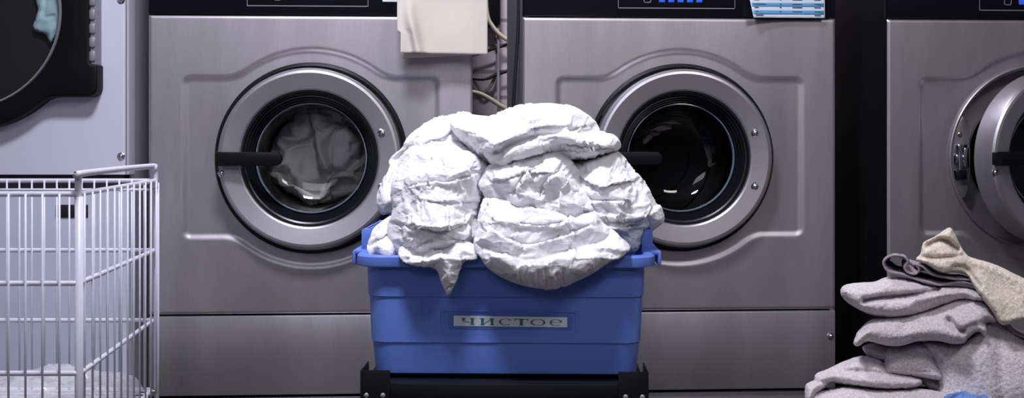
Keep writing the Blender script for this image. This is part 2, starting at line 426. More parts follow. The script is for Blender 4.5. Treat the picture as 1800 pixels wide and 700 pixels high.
# ---------------------------------------------------------------- pipes and cables in the gap
def cable(name, pts, r, mat, label, cat='cord', group=None, n=10):
    o = MB().tube(spline(pts, 8), r, n).build(name, mat, None, 180); return tag(o, label, cat, group)
wy = 3.43
cable('water_pipe', [P(876,-60,3.38), P(876,10,3.38), P(876,330,3.38), P(876,677,3.38)], .0042, MT['pipew'], 'thin white vertical pipe on the wall between the left and middle washers', 'pipe')
cable('power_cord', [P(913,-60,2.7),P(911,40,2.7),P(907,110,2.7),P(902,200,2.7),P(899,330,2.7),P(898,500,2.7),P(898,789,2.7)], .004, MT['cable_b'], 'black cord hanging straight down the side of the middle washer in the gap', group='cords in the gap between washers')
cable('power_cord', [P(852,-60,3.36),P(856,20,3.36),P(866,46,3.36),P(888,68,3.36),P(930,90,3.36)], .006, MT['cable_c'], 'beige cord curving down to the right at the top of the gap behind the paper', group='cords in the gap between washers')
cable('power_cord', [P(812,100,3.39),P(846,93,3.39),P(872,84,3.39),P(930,66,3.39)], .0052, MT['cable_b'], 'short black cord sloping up just below the paper corner in the gap', group='cords in the gap between washers')
cable('power_cord', [P(800,128,3.39),P(834,138,3.39),P(856,138,3.39),P(876,130,3.39),P(930,112,3.39)], .0056, MT['cable_b'], 'black cord sagging across the middle of the gap between washers', group='cords in the gap between washers')
cable('power_cord', [P(872,60,3.41),P(874,110,3.41),P(866,145,3.41),P(850,162,3.41),P(838,150,3.41),P(826,130,3.41)], .005, MT['cable_g'], 'grey cord forming a loose loop in the gap between washers', group='cords in the gap between washers')
cable('power_cord', [P(800,160,3.36),P(836,163,3.36),P(858,172,3.36),P(880,186,3.36),P(930,214,3.36)], .007, MT['cable_c'], 'thick cream cord running down to the right low in the gap above the heap', group='cords in the gap between washers')
tag(MB().box(-.20,-.035,3.36,3.45,1.07,1.3,.006).build('junction_box', MT['black'], None), 'dark box on the wall at the top of the gap between washers', 'box')
# ---------------------------------------------------------------- tumble dryer on the left
DY = 2.50
def dpx(px, py, dy=0): v = P(px, py, DY+dy); return v
d = empty('tumble_dryer', (-1.25, DY, 0))
def loc_d(mb): mb.v = [(v[0]+1.25, v[1]-DY, v[2]) for v in mb.v]; return mb
def rounded_slab(x1, z0, z1, y1, r):     # front slab whose right edge is rounded in plan
    pl_ = [(-1.70, DY)]
    for k in range(9): a = PI/2*k/8; pl_.append((x1-r+r*math.sin(a), DY+r-r*math.cos(a)))
    pl_ += [(x1, y1), (-1.70, y1)]
    mb = MB(); n = len(pl_); mb.v = [(x, y, z0) for x, y in pl_]+[(x, y, z1) for x, y in pl_]
    mb.f = [tuple(range(n)), tuple(range(2*n-1, n-1, -1))]+[(i, (i+1)%n, n+(i+1)%n, n+i) for i in range(n)]
    return mb
RX = -.845
zs = lambda py: H+(CY-py)*DY/F
loc_d(rounded_slab(RX, zs(307), 1.75, DY+.05, .012)).build('front_panel', MT['enamel'], d, 60)
loc_d(rounded_slab(RX, zs(442), zs(336), DY+.05, .012)).build('lint_panel', MT['enamel2'], d, 60)
loc_d(rounded_slab(RX, .05, zs(444), DY+.05, .012)).build('kick_panel', MT['enamel2'], d, 60)
loc_d(MB().box(-1.70,RX-.03,DY+.05,DY+.7,.05,1.75)).build('body', MT['enamel'], d, 0)
loc_d(MB().box(-1.68,RX-.012,DY+.012,DY+.05,zs(337),zs(306))).build('vent_gap', MT['cavity'], d, 0)
loc_d(MB().box(-1.66,RX-.04,DY+.03,DY+.66,0,.05)).build('base', MT['cavity'], d, 0)
a, b = dpx(98,383), dpx(155,360)
loc_d(MB().box(a.x,b.x,DY-.003,DY+.01,a.z,b.z,.002)).build('finger_slot', MT['cavity'], d)
sm = MB().box(dpx(222,0).x-.0012,dpx(222,0).x+.0012,DY-.0008,DY+.001,zs(306),1.74)
loc_d(sm).build('seam', MT['grayh'], d, 0)
for py in (0, 275):
    q = dpx(213, py); loc_d(screw_mb(q.x, q.z, DY-.0005, .0062)).build('screw', MT['chrome'], d)
# dryer door: black frame with round glass
gc = dpx(-65, 20, -.04); R1 = .2585; hxr = dpx(170,0,-.04).x; hxs = dpx(157,0,-.04).x-gc.x; hst = gc.z-dpx(0,113,-.04).z
half = []
fx, fz = hxr-gc.x, gc.z-dpx(0,170,-.04).z       # flange right edge, half height
cr = .02
half += [(hxs, .0), (hxs, -hst+.004), (hxs+.004, -hst), (fx-.003, -hst), (fx, -hst-.003), (fx, -fz+cr)]
for k in range(1,6): a = PI/2*k/5; half.append((fx-cr+cr*math.cos(a), -fz+cr-cr*math.sin(a)))
for px, py in ((120,170),(100,170),(88,171),(76,176),(62,187),(50,196)):
    q = dpx(px, py, -.04); half.append((q.x-gc.x, q.z-gc.z))
a0 = math.atan2(half[-1][1], half[-1][0])
for k in range(1,30): a = a0+(-PI-a0)*k/30; half.append((R1*math.cos(a), R1*math.sin(a)))
full = half+[(-R1,0)]+[(x,-z) for x, z in half[::-1][:-1]]
bmf = bmesh.new()      # frame = outline with a round hole
nin = 96; rin = .2115
outer = [bmf.verts.new((gc.x+x, DY-.040, gc.z+z)) for x, z in full]; inner = [bmf.verts.new((gc.x+rin*math.cos(2*PI*k/nin), DY-.040, gc.z+rin*math.sin(2*PI*k/nin))) for k in range(nin)]
ee = [bmf.edges.new((L[i], L[(i+1)%len(L)])) for L in (outer, inner) for i in range(len(L))]
bmesh.ops.triangle_fill(bmf, edges=ee, use_beauty=True)
r_ = bmesh.ops.extrude_face_region(bmf, geom=bmf.faces[:])
for v in r_['geom']:
    if isinstance(v, bmesh.types.BMVert): v.co.y = DY-.002
bmesh.ops.recalc_face_normals(bmf, faces=bmf.faces[:])
be = [e for e in bmf.edges if len(e.link_faces)==2 and all(abs(v.co.y-(DY-.040))<1e-6 for v in e.verts) and e.calc_face_angle(0)>.5]
bmesh.ops.bevel(bmf, geom=be, offset=.006, segments=3, affect='EDGES', profile=.5)
dd = loc_d(MB().bm(bmf)).build('door', MT['black'], d, 40)
loc_d(MB().lathe([(rin+.001,-.040),(rin-.001,-.0425),(rin-.004,-.041),(rin-.004,-.036),(rin+.001,-.036)], 96, (gc.x,DY,gc.z), True)).build('trim_ring', MT['grayh'], dd)
loc_d(MB().lathe([(rin,-.036),(.20,-.035),(.16,-.031),(.10,-.028),(.0005,-.027)], 96, (gc.x,DY,gc.z))).build('door_glass', MT['glass'], dd, 180)
loc_d(MB().lathe([(rin,-.004),(rin-.006,-.002),(.0005,-.002)], 64, (gc.x,DY,gc.z))).build('dark_backing', MT['cavity'], dd, 0)
hg = MB(); hz0 = dpx(0,113).z
hg.box(dpx(159,0,-.03).x,dpx(170,0,-.03).x,DY-.034,DY,hz0-.006,hz0+.36,.002)
for k in range(12): hg.box(dpx(158.5,0,-.03).x,dpx(169.5,0,-.03).x,DY-.039,DY-.03,hz0+.004+k*.03,hz0+.027+k*.03,.004)
loc_d(hg).build('hinge', MT['grayh'], d)
tag(d, 'white enamel tumble dryer with a black framed round door, behind the wire basket', 'tumble dryer')
# teal cloth pressed between the glass and the backing
tc = [(64,-30),(62,20),(60,50),(75,58),(86,64),(90,74),(97,58),(103,20),(104,-30)]
# ---------------------------------------------------------------- white wire laundry basket
B = empty('wire_basket', (-.9, 1.9, 0))
YB, YF = 2.15, 1.675
def lb(mb): mb.v = [(v[0]+.9, v[1]-1.9, v[2]) for v in mb.v]; return mb
xbr, xfr = P(275,0,YB).x, P(136,0,YF).x; xl = -1.2
lv = [.660, .5285, .3960, .2650]
corner = lambda k: [Vector((xl,YF,0)), Vector((xfr+.002*k,YF,0)), Vector((xbr-.003*k,YB,0)), Vector((xl-.01,YB,0))]
rw, rv = .0040, .0018
for k, z in enumerate(lv):
    c = corner(k); r = MB(); up = Vector((0,0,z))
    pts = []
    cr = .012
    for i in range(4):
        p, q, s = c[i], c[i-1], c[(i+1)%4]
        for t in range(5):
            u = t/4; pa = p+(q-p).normalized()*cr; pb_ = p+(s-p).normalized()*cr
            pts.append(pa*(1-u)**2+p*2*u*(1-u)+pb_*u*u+up)
    r.tube(pts, rw if k else .0042, 10, closed=True); lb(r).build('rail', MT['wire'], B, 180)
lb(MB().tube([Vector((xl,YB-.004,.643)),Vector((xbr,YB-.004,.643))], .0026)).build('upper_wire', MT['wire'], B, 180)
def wires(p0, p1, n, off, name):
    m = MB()
    for i in range(n):
        t = (i+.5)/n; a = p0.lerp(p1, t)+off
        m.tube([Vector((a.x,a.y,lv[-1]-.003)), Vector((a.x,a.y,lv[0]+.001))], rv, 8)
    lb(m).build(name, MT['wire'], B, 180)
c0 = corner(1)
wires(Vector((xl,YF,0)), Vector((xfr-.012,YF,0)), 22, Vector((0,-.005,0)), 'front_wires')
wires(Vector((xfr,YF,0)), Vector((xbr,YB,0)), 12, Vector((.0045,0,0)), 'side_wires')
wires(Vector((xl,YB,0)), Vector((xbr-.01,YB,0)), 22, Vector((0,-.004,0)), 'back_wires')
wires(Vector((xl,YF,0)), Vector((xl-.01,YB,0)), 12, Vector((-.0045,0,0)), 'side_wires')
fl = MB()
for i in range(19):
    t = (i+.5)/19; fl.tube([Vector((xl,YF+(YB-YF)*t,.265)), Vector((xfr+(xbr-xfr)*t,YF+(YB-YF)*t,.265))], rv, 8)
lb(fl).build('floor_wires', MT['wire'], B, 180)
for (x, y, r) in ((xfr+.001,YF+.004,.0062),(xbr-.001,YB+.004,.0052),(xl,YF+.004,.0062),(xl-.01,YB+.004,.0052)):
    lb(MB().tube([Vector((x,y,.075)), Vector((x,y,lv[0]-.004))], r, 12)).build('post', MT['wire'], B, 180)
    lb(MB().lathe([(.0005,-.012),(.028,-.012),(.032,-.008),(.032,.008),(.028,.012),(.0005,.012)], 24, (x,y,.032)).box(x-.006,x+.006,y-.018,y+.018,.055,.08,.003)).build('caster', MT['black'], B)
hp = [Vector((xfr-.001,YF+.006,.640)), Vector((xfr-.001,YF+.006,.680)), Vector((xfr-.001,YF+.010,.6855)), Vector((xfr+.001,YF+.022,.690)),
      Vector((xbr-.002,YB-.030,.688)), Vector((xbr-.001,YB-.012,.684)), Vector((xbr-.001,YB-.004,.676)), Vector((xbr-.001,YB-.004,.645))]
lb(MB().tube(spline(hp, 6), .0052, 12)).build('handle', MT['wire'], B, 180)
tag(B, 'white wire laundry basket with a raised handle loop, in front of the dryer', 'basket')
# crumpled clear film lying in the basket
def film_bag():
    nx, ny = 90, 60; mb = MB()
    for j in range(ny+1):
        for i in range(nx+1):
            u, v = i/nx, j/ny; y = YF+.015+(YB-YF-.03)*v; x = xl+.02+((xfr+(xbr-xfr)*v)-xl-.04)*u
            q = Vector((x*9, y*9, 0)); e = min(u, 1-u, v, 1-v)
            h = .050*min(1, e*14)**.5
            n1 = noise.noise(q*1.0); n2 = 1-abs(noise.noise(q*2.6+Vector((3,1,0)))); n3 = 1-abs(noise.noise(q*6.5+Vector((n1*2,4,0)))); n4 = 1-abs(noise.noise(q*14+Vector((n1*3,7,2))))
            mb.v.append((x, y, .271+h*(.78+.35*n1+.30*(n2-.7)+.22*(n3-.7)+.08*(n4-.7))))
    w = nx+1
    for j in range(ny):
        for i in range(nx): mb.f.append((j*w+i, j*w+i+1, (j+1)*w+i+1, (j+1)*w+i))
    return mb
tag(film_bag().build('plastic_bag', MT['film'], None, 60), 'crumpled clear plastic bag lying at the bottom of the wire basket', 'plastic bag')
# ---------------------------------------------------------------- blue bin on its black trolley
BR = math.radians(-1.6)
bin_loc = Vector((-.0075, 2.13, .329)); BD = .178      # centre of the footprint, half depth
bn = empty('storage_bin', bin_loc, BR)
def rrect(hx, hy, r, n=8):
    o = []
    for (sx, sy, a0) in ((1,1,0),(-1,1,PI/2),(-1,-1,PI),(1,-1,3*PI/2)):
        for k in range(n+1): a = a0+PI/2*k/n; o.append((sx*(hx-r)+r*math.cos(a), sy*(hy-r)+r*math.sin(a)))
    return o
def loft(rings, cap0=True, cap1=True):     # rings: (hx, hy, r, z)
    mb = MB(); n = len(rrect(1,1,.1)); fs = []
    for (hx, hy, r, z) in rings: mb.v += [(x, y, z) for x, y in rrect(hx, hy, r)]
    for i in range(len(rings)-1):
        for k in range(n): fs.append((i*n+k, i*n+(k+1)%n, (i+1)*n+(k+1)%n, (i+1)*n+k))
    if cap0: fs.append(tuple(range(n))[::-1])
    if cap1: fs.append(tuple((len(rings)-1)*n+k for k in range(n)))
    mb.f = fs; return mb
zt = .2106                                   # rim height above the bin's own base
g1, g2 = .389-.3317, .4692-.3317
rings = [(.222,.150,.03,.0),(.229,.157,.034,.004),(.2305,.1585,.036,.012),(.2345,.162,.036,g1-.001),(.2365,.164,.036,g1+.001),(.2395,.1665,.036,g2-.001),(.2415,.1685,.036,g2+.001),
         (.2430,.170,.036,zt-.021),(.2445,.1715,.037,zt-.0205),(.2600,BD+.007,.045,zt-.0195),(.2612,BD+.008,.046,zt-.017),(.2600,BD+.007,.046,zt-.003),(.2570,BD+.004,.045,zt),
         (.2435,.1690,.036,zt),(.2415,.1672,.035,zt-.002),(.2405,.1665,.034,zt-.02),(.2275,.155,.033,.012),(.218,.146,.03,.004)]
body = loft(rings).build('bin_body', MT['blue'], bn, 35)
for sx in (-1, 1):                           # raised hollow grips on both short sides
    m = MB(); y0, y1 = -.085, .115; x0, x1 = .2425, .262; zt2 = zt+.040
    def bx(a, b, c, e, f, g, bev=.003): m.box(min(sx*a,sx*b),max(sx*a,sx*b),c,e,f,g,bev)
    bx(.2425,.2465,y0,y1,zt-.004,zt2); bx(.258,.262,y0,y1,zt-.004,zt2-.004)
    for k in range(5): yy = y0+(y1-y0-.004)*k/4; bx(.244,.260,yy,yy+.004,zt-.004,zt2-.002-(.006 if 0<k<4 else 0))
    bx(.2425,.276,y0-.012,y1+.012,zt-.008,zt+.001,.004); bx(.270,.2765,y0-.012,y1+.012,zt-.026,zt+.0,.003)
    m.build('grip', MT['blue'], bn)
# label under clear tape on the front, its lettering
def fy(z): return -(.1585+(.1685-.1585)*(z-.012)/(g2-.012))-.0005
def onf(px, py):                             # a spot of the bin's front seen at a pixel, in the bin's own space
    Rm = Matrix.Rotation(-BR, 3, 'Z'); o = Rm@(Vector((0,0,H))-bin_loc); dr_ = Rm@Vector(((px-CX)/F, 1, (CY-py)/F))
    t = 1.9
    for _ in range(8): z = o.z+dr_.z*t; t = (fy(z)-o.y)/dr_.y
    return o+dr_*t
def quadplate(c, lift, th):                  # c: four pixel corners tl,tr,br,bl
    q = [onf(*p) for p in c]; n = Vector((0,-1,-.06)).normalized()
    mb = MB(); mb.v = [p+n*(lift+th) for p in q]+[p+n*(lift-.0006) for p in q]
    mb.f = [(0,1,2,3),(7,6,5,4)]+[(i,(i+1)%4,4+(i+1)%4,4+i) for i in range(4)]; return mb
fr = MB()                                    # moulded frame of the label field
for c in (((776,545),(1015,547),(1013,549.5),(779,547.5)),((779,586),(1012,588),(1014,591),(776,588.5)),((776,545),(779.5,547),(779.5,587),(776,589)),((1011.5,547),(1015,547),(1015,591),(1011.5,588))):
    m = quadplate(c, -.0002, .0009); fr.add(m.v, m.f)
fr.build('label_frame', MT['blue'], bn, 0)
quadplate(((787,552),(1007,554),(1005,580),(789,578.5)), 0, .0007).build('tape', MT['tape'], bn, 0)
lab = quadplate(((797.5,555),(997,558),(997,575.3),(797.5,573)), .0008, .0005).build('label', MT['labelp'], bn, 0)
def glyphs():                                # wide low serif lower-case letters of the label
    mb = MB(); n = Vector((0,-1,-.06)).normalized()
    X0, X1 = 811, 987; adv = [(0,24),(33,58),(66,90),(93,118),(121,148),(155,178)]
    # strokes as polylines with widths, in a unit box (x 0..1, y 0..1 up)
    arc = lambda cx, cy, rx, ry, a0, a1, k=22: [(cx+rx*math.cos(math.radians(a0+(a1-a0)*i/k)), cy+ry*math.sin(math.radians(a0+(a1-a0)*i/k))) for i in range(k+1)]
    def wcurve(pts, f): return [(p, f(i/(len(pts)-1), p)) for i, p in enumerate(pts)]
    thick = lambda cx, rx: (lambda t, p: .035+.10*abs((p[0]-cx)/rx)**1.5)
    L = {
     'ч': [('b',.70,.90,0,1),('b',.60,1.0,0,.07),('b',.62,1.0,.93,1),('b',.06,.26,.62,1),('b',.0,.34,.93,1),('c',wcurve(arc(.48,.62,.36,.22,180,300),lambda t,p:.06)) ],
     'и': [('b',.06,.26,0,1),('b',.74,.94,0,1),('b',.0,.32,.93,1),('b',.0,.32,0,.07),('b',.68,1.,.93,1),('b',.68,1.,0,.07),('c',[((.24,.14),.05),((.76,.86),.05)])],
     'с': [('c',wcurve(arc(.5,.5,.42,.47,48,312),thick(.5,.42))),('c',[((.74,.80),.09),((.90,.80),.09)])],
     'т': [('b',.39,.61,0,1),('b',.02,.98,.92,1),('b',.02,.10,.70,1),('b',.90,.98,.70,1),('b',.28,.72,0,.07)],
     'о': [('c',wcurve(arc(.5,.5,.42,.46,0,360,36),thick(.5,.42)))],
     'е': [('c',wcurve(arc(.5,.5,.42,.47,10,318,30),lambda t,p:.035+.10*abs((p[0]-.5)/.42)**1.5*(1 if p[0]<.6 or p[1]>.5 else .3))),('b',.16,.92,.52,.575)],
    }
    def pt(i, x, y):
        a, b = adv[i]; px = X0+(a+(b-a)*x); s = (px-797.5)/199.5; top = 558.6+3*s; bot = 570.6+2.4*s
        return onf(px, bot+(top-bot)*y)+n*.0017
    for i, ch in enumerate('чистое'):
        for st in L[ch]:
            if st[0] == 'b':
                _, x0, x1, y0, y1 = st; q = [pt(i,x0,y0),pt(i,x1,y0),pt(i,x1,y1),pt(i,x0,y1)]
                mb.add(q+[p-n*.0006 for p in q], [(0,1,2,3),(7,6,5,4)]+[(k,(k+1)%4,4+(k+1)%4,4+k) for k in range(4)])
            else:
                pp = st[1]; A, Bv = [], []
                for k, (p, w) in enumerate(pp):
                    a = np.array(pp[max(0,k-1)][0]); b = np.array(pp[min(len(pp)-1,k+1)][0]); t = b-a
                    wid, hei = (adv[i][1]-adv[i][0]), 12
                    t = t*np.array([wid,hei]); t = t/(np.linalg.norm(t)+1e-9); nn = np.array([-t[1],t[0]])*w*14
                    A.append(pt(i, p[0]+nn[0]/wid, p[1]+nn[1]/hei*.6)); Bv.append(pt(i, p[0]-nn[0]/wid, p[1]-nn[1]/hei*.6))
                k = len(A); v = A+Bv; f = [(j,j+1,k+j+1,k+j) for j in range(k-1)]
                mb.add(v, f)
    return mb
glyphs().build('lettering', MT['teal'], lab, 0)
tag(bn, 'blue plastic bin heaped with white laundry, standing on the black trolley', 'storage bin')
# trolley
tr = empty('trolley', (bin_loc.x, bin_loc.y, 0), BR)
hx, hy = .240, .200; zb = .3272
def both(f):
    for sx in (-1,1):
        for sy in (-1,1): f(sx, sy)
for sy in (-1, 1): MB().box(-hx+.01,hx-.01,sy*hy-.014,sy*hy+.014,zb-.035,zb,.002).build('cross_rail', MT['blackpaint'], tr)
for sx in (-1, 1): MB().box(sx*(hx-.014)-.013,sx*(hx-.014)+.013,-hy+.014,hy-.014,zb-.035,zb,.002).build('side_rail', MT['blackpaint'], tr)
MB().box(-hx+.026,hx-.026,-hy+.014,hy-.014,zb-.012,zb-.004,.001).build('deck', MT['blackpaint'], tr)
def bracket(sx, sy):
    m = MB(); y = sy*(hy+.0155); th = .003
    m.box(*sorted((sx*(hx-.0480), sx*(hx+.0025))), *sorted((y, y+sy*th)), zb-.065, zb+.0225, .0008)
    m.box(*sorted((sx*(hx-.0005), sx*(hx+.0025))), *sorted((y, y-sy*.075)), zb-.065, zb+.0225, .0008)
    b_ = m.build('corner_bracket', MT['blackpaint'], tr)
    for xx in (.036, .008):
        s = MB(); r = .0042
        s.lathe([(.0005,-.003),(r*.6,-.0028),(r,-.0012),(r,.001)], 16, (sx*(hx-xx), 0, zb-.0195))
        if sy > 0: s.v = [(v[0], -v[1], v[2]) for v in s.v]
        s.v = [(v[0], v[1]+y+sy*th, v[2]) for v in s.v]; s.build('screw', MT['grayh'], b_)
    MB().box(*sorted((sx*(hx-.028), sx*hx)), *sorted((sy*(hy-.012), sy*(hy+.012))), .085, zb-.034, .002).build('leg', MT['blackpaint'], tr)
    c = MB().lathe([(.0005,-.011),(.030,-.011),(.035,-.007),(.035,.007),(.030,.011),(.0005,.011)], 28, (sx*(hx-.014), sy*hy, .035))
    c.box(sx*(hx-.014)-.012, sx*(hx-.014)+.012, sy*hy-.016, sy*hy+.016, .072, .086, .002); c.build('caster', MT['rubber'], tr)
both(bracket)
tag(tr, 'black steel trolley with corner brackets, carrying the blue bin', 'trolley')
# ---------------------------------------------------------------- cloth: inflated outlines and draped sheets
def seg_dist(pts, poly, closed=True):        # distance of points (n,2) to a polyline
    A = poly; Bq = np.roll(poly, -1, 0) if closed else poly[1:]
    if not closed: A = poly[:-1]
    d = np.full(len(pts), 1e9)
    for a, b in zip(A, Bq):
        ab = b-a; L = ab@ab+1e-12; t = np.clip(((pts-a)@ab)/L, 0, 1)
        d = np.minimum(d, np.hypot(*(pts-a-t[:,None]*ab).T))
    return d
def seg_sdist(pts, poly):                    # distance and side (+ on the right hand of the run, as seen in the frame)
    d = np.full(len(pts), 1e9); s = np.zeros(len(pts)); e = np.zeros(len(pts)); m = len(poly)-1
    for i, (a, b) in enumerate(zip(poly[:-1], poly[1:])):
        ab = b-a; L = ab@ab+1e-12; t = np.clip(((pts-a)@ab)/L, 0, 1); r = pts-a-t[:,None]*ab; q = np.hypot(*r.T)
        c = ab[0]*(pts[:,1]-a[1])-ab[1]*(pts[:,0]-a[0]); k = q < d; d[k] = q[k]; s[k] = np.sign(c[k]); e[k] = (i+t[k])/m
    return d*s, e
def inside(pts, poly):
    x, y = pts.T; r = np.zeros(len(pts), bool); j = len(poly)-1
    for i in range(len(poly)):
        xi, yi = poly[i]; xj, yj = poly[j]
        if yi != yj:
            c = ((yi > y) != (yj > y)) & (x < (xj-xi)*(y-yi)/(yj-yi)+xi); r ^= c
        j = i
    return r
def patch(outline, h):                       # triangulated outline: points, triangles, boundary count
    poly = spline(outline, 8, True); L = np.hypot(*np.diff(np.vstack([poly, poly[:1]]), axis=0).T)
    cum = np.concatenate([[0], np.cumsum(L)]); n = max(12, int(cum[-1]/h)); s = np.linspace(0, cum[-1], n, endpoint=False)
    pc = np.vstack([poly, poly[:1]]); bd = np.stack([np.interp(s, cum, pc[:,0]), np.interp(s, cum, pc[:,1])], 1)
    x0, y0 = bd.min(0); x1, y1 = bd.max(0); rs = np.random.RandomState(3)
    gx, gy = np.meshgrid(np.arange(x0, x1, h), np.arange(y0, y1, h*.866)); gx[1::2] += h/2
    q = np.stack([gx.ravel(), gy.ravel()], 1)+rs.uniform(-.18, .18, (gx.size, 2))*h
    q = q[inside(q, bd)]; q = q[seg_dist(q, bd) > h*.6]
    pts = np.vstack([bd, q])
    r = delaunay_2d_cdt([Vector(p) for p in pts], [(i, (i+1) % n) for i in range(n)], [list(range(n))], 1, 1e-6)
    V = np.array([tuple(v) for v in r[0]]); T = np.array([tuple(f) for f in r[2] if len(f) == 3])
    d = seg_dist(V, bd); return V, T, d, bd
def vn(p, s, seed=0):                        # smooth value noise over (n,2)
    return np.array([noise.noise(Vector((a/s+seed*7.3, b/s-seed*3.1, seed*1.7))) for a, b in p])
def dome(d, r, k=.5): t = np.clip(d/r, 0, 1); return (1-(1-t)**2)**k
def to_world(px, Yd): # pixels and depths (n) -> points
    return np.stack([(px[:,0]-CX)*Yd/F, Yd, H+(CY-px[:,1])*Yd/F], 1)
def sim_wrinkle(V3, T, pin, grow, frames=30, bend=.3, grav=.3, pinstiff=1.0, quality=6, collide=None, selfc=False, stiff=15, rest=None):
    me = bpy.data.meshes.new('tmp'); me.from_pydata([tuple(v) for v in V3], [], [tuple(map(int, t)) for t in T])
    o = bpy.data.objects.new('tmp', me); C.objects.link(o)
    g = o.vertex_groups.new(name='pin')
    for i, w_ in enumerate(pin):
        if w_ > 0: g.add([i], float(w_), 'REPLACE')
    if rest is not None:
        o.shape_key_add(name='Basis'); rk = o.shape_key_add(name='rest'); rk.data.foreach_set('co', np.asarray(rest, np.float32).ravel())
    m = o.modifiers.new('cloth', 'CLOTH'); s = m.settings
    if rest is not None: s.rest_shape_key = rk
    s.quality = quality; s.mass = .15; s.tension_stiffness = stiff; s.compression_stiffness = stiff; s.shear_stiffness = stiff/2
    s.bending_stiffness = bend; s.air_damping = 2; s.tension_damping = 5; s.compression_damping = 5
    s.vertex_group_mass = 'pin'; s.pin_stiffness = pinstiff; s.shrink_min = -grow; s.shrink_max = -grow
    s.effector_weights.gravity = grav
    m.collision_settings.use_self_collision = selfc
    if selfc: m.collision_settings.self_distance_min = .0025; m.collision_settings.self_friction = 5
    m.collision_settings.use_collision = collide is not None
    if collide is not None: m.collision_settings.distance_min = .003
    m.point_cache.frame_start = 1; m.point_cache.frame_end = frames+1
    sc = bpy.context.scene; dg = bpy.context.evaluated_depsgraph_get()
    for f in range(1, frames+1): sc.frame_set(f)
    ev = o.evaluated_get(bpy.context.evaluated_depsgraph_get()); n = len(V3); co_ = np.empty(n*3, np.float32)
    ev.data.vertices.foreach_get('co', co_); co_ = co_.reshape(-1, 3).astype(float)
    bpy.data.objects.remove(o); bpy.data.meshes.remove(me); sc.frame_set(1)
    if not np.isfinite(co_).all(): return np.array(V3, float)
    return co_
def relief(name, outline, Yab, bulge, r, back=.06, k=.5, creases=(), folds=(), h=4.0, mat=None, sim=None, lump=(0,60,1), fuzz=None, smooth=180, sub=1, parent=None, pinfree=None):
    """A soft lump of cloth with a given outline: the front swells towards the viewer, the back swells away, creases cut in."""
    V, T, d, bd = patch(outline, h); n = len(V)
    if callable(Yab): Yc = Yab(V)
    else: ya, y0_, yb, y1_ = Yab; t = np.clip((V[:,1]-y0_)/(y1_-y0_), -.3, 1.3); Yc = ya+(yb-ya)*t
    b = bulge*dome(d, r, k)
    if lump[0]: b = b+lump[0]*vn(V, lump[1], lump[2])*dome(d, r*.6, .7)
    for pts, wdt, dep in creases:
        cp = spline(pts, 6); dd = seg_dist(V, cp, False); b = b-dep*np.exp(-(dd/wdt)**2)*np.clip(d/(wdt*.8), 0, 1)
    for pts, wdt, hgt in folds:      # an overlapping lip: raised on one side of a line, dropping sharply on the other
        sd, e = seg_sdist(V, spline(pts, 6)); tp = np.sin(PI*np.clip(e, 0, 1))**.5
        b = b+hgt*tp*np.where(sd > 0, np.exp(-sd/wdt), -.45*np.exp(sd/(wdt*.5)))*np.clip(d/8, 0, 1)*np.clip(np.where(sd > 0, sd/1.5, 1), 0, 1)
    Fv = to_world(V, Yc-b)
    if sim:
        pin = np.where(d < 1, 1.0, sim.get('pw', .15)*(1+.7*vn(V, 70, 5+lump[2])))
        if pinfree is not None: pin = np.where(pinfree(V), 0.0, pin)
        rest = None
        if 'ani' in sim:       # extra cloth across the run of the wrinkles
            a = math.radians(sim['run']); e = np.array([-math.sin(a), 0, math.cos(a)]); sdot = Fv@e; bw = sim.get('bow', 0)
            tq = Fv@np.array([math.cos(a), 0, math.sin(a)]); tq = tq-tq.mean()
            rest = Fv+np.outer((sdot-sdot.mean()+bw*tq*tq)*sim['ani'], e)
        Fv = sim_wrinkle(Fv, T, np.clip(pin, 0, 1), sim.get('grow', .3), sim.get('fr', 30), sim.get('bend', .05), sim.get('grav', .06), rest=rest)
    if fuzz:
        e = []; nn = np.zeros_like(Fv)
        fn = np.cross(Fv[T[:,1]]-Fv[T[:,0]], Fv[T[:,2]]-Fv[T[:,0]])
        for c in range(3): np.add.at(nn, T[:,c], fn)
        nn /= np.linalg.norm(nn, axis=1)[:,None]+1e-12
        if nn[:,1].mean() > 0: nn = -nn
        f = np.array([noise.noise(Vector(p*fuzz[1]))+.6*noise.noise(Vector(p*fuzz[1]*2.3)) for p in Fv])
        Fv = Fv+nn*(f*fuzz[0]*np.clip(d/4,.3,1))[:,None]
    Bk = to_world(V, Yc+back*dome(d, r, k))
    inner = d > 1e-6; idx = np.full(n, -1); idx[~inner] = np.where(~inner)[0]; idx[inner] = n+np.arange(inner.sum())
    mb = MB(); mb.v = [tuple(p) for p in Fv]+[tuple(p) for p in Bk[inner]]
    mb.f = [tuple(map(int, f)) for f in T]+[tuple(int(idx[q]) for q in f[::-1]) for f in T]
    o = mb.build(name, mat, parent, smooth)
    return o
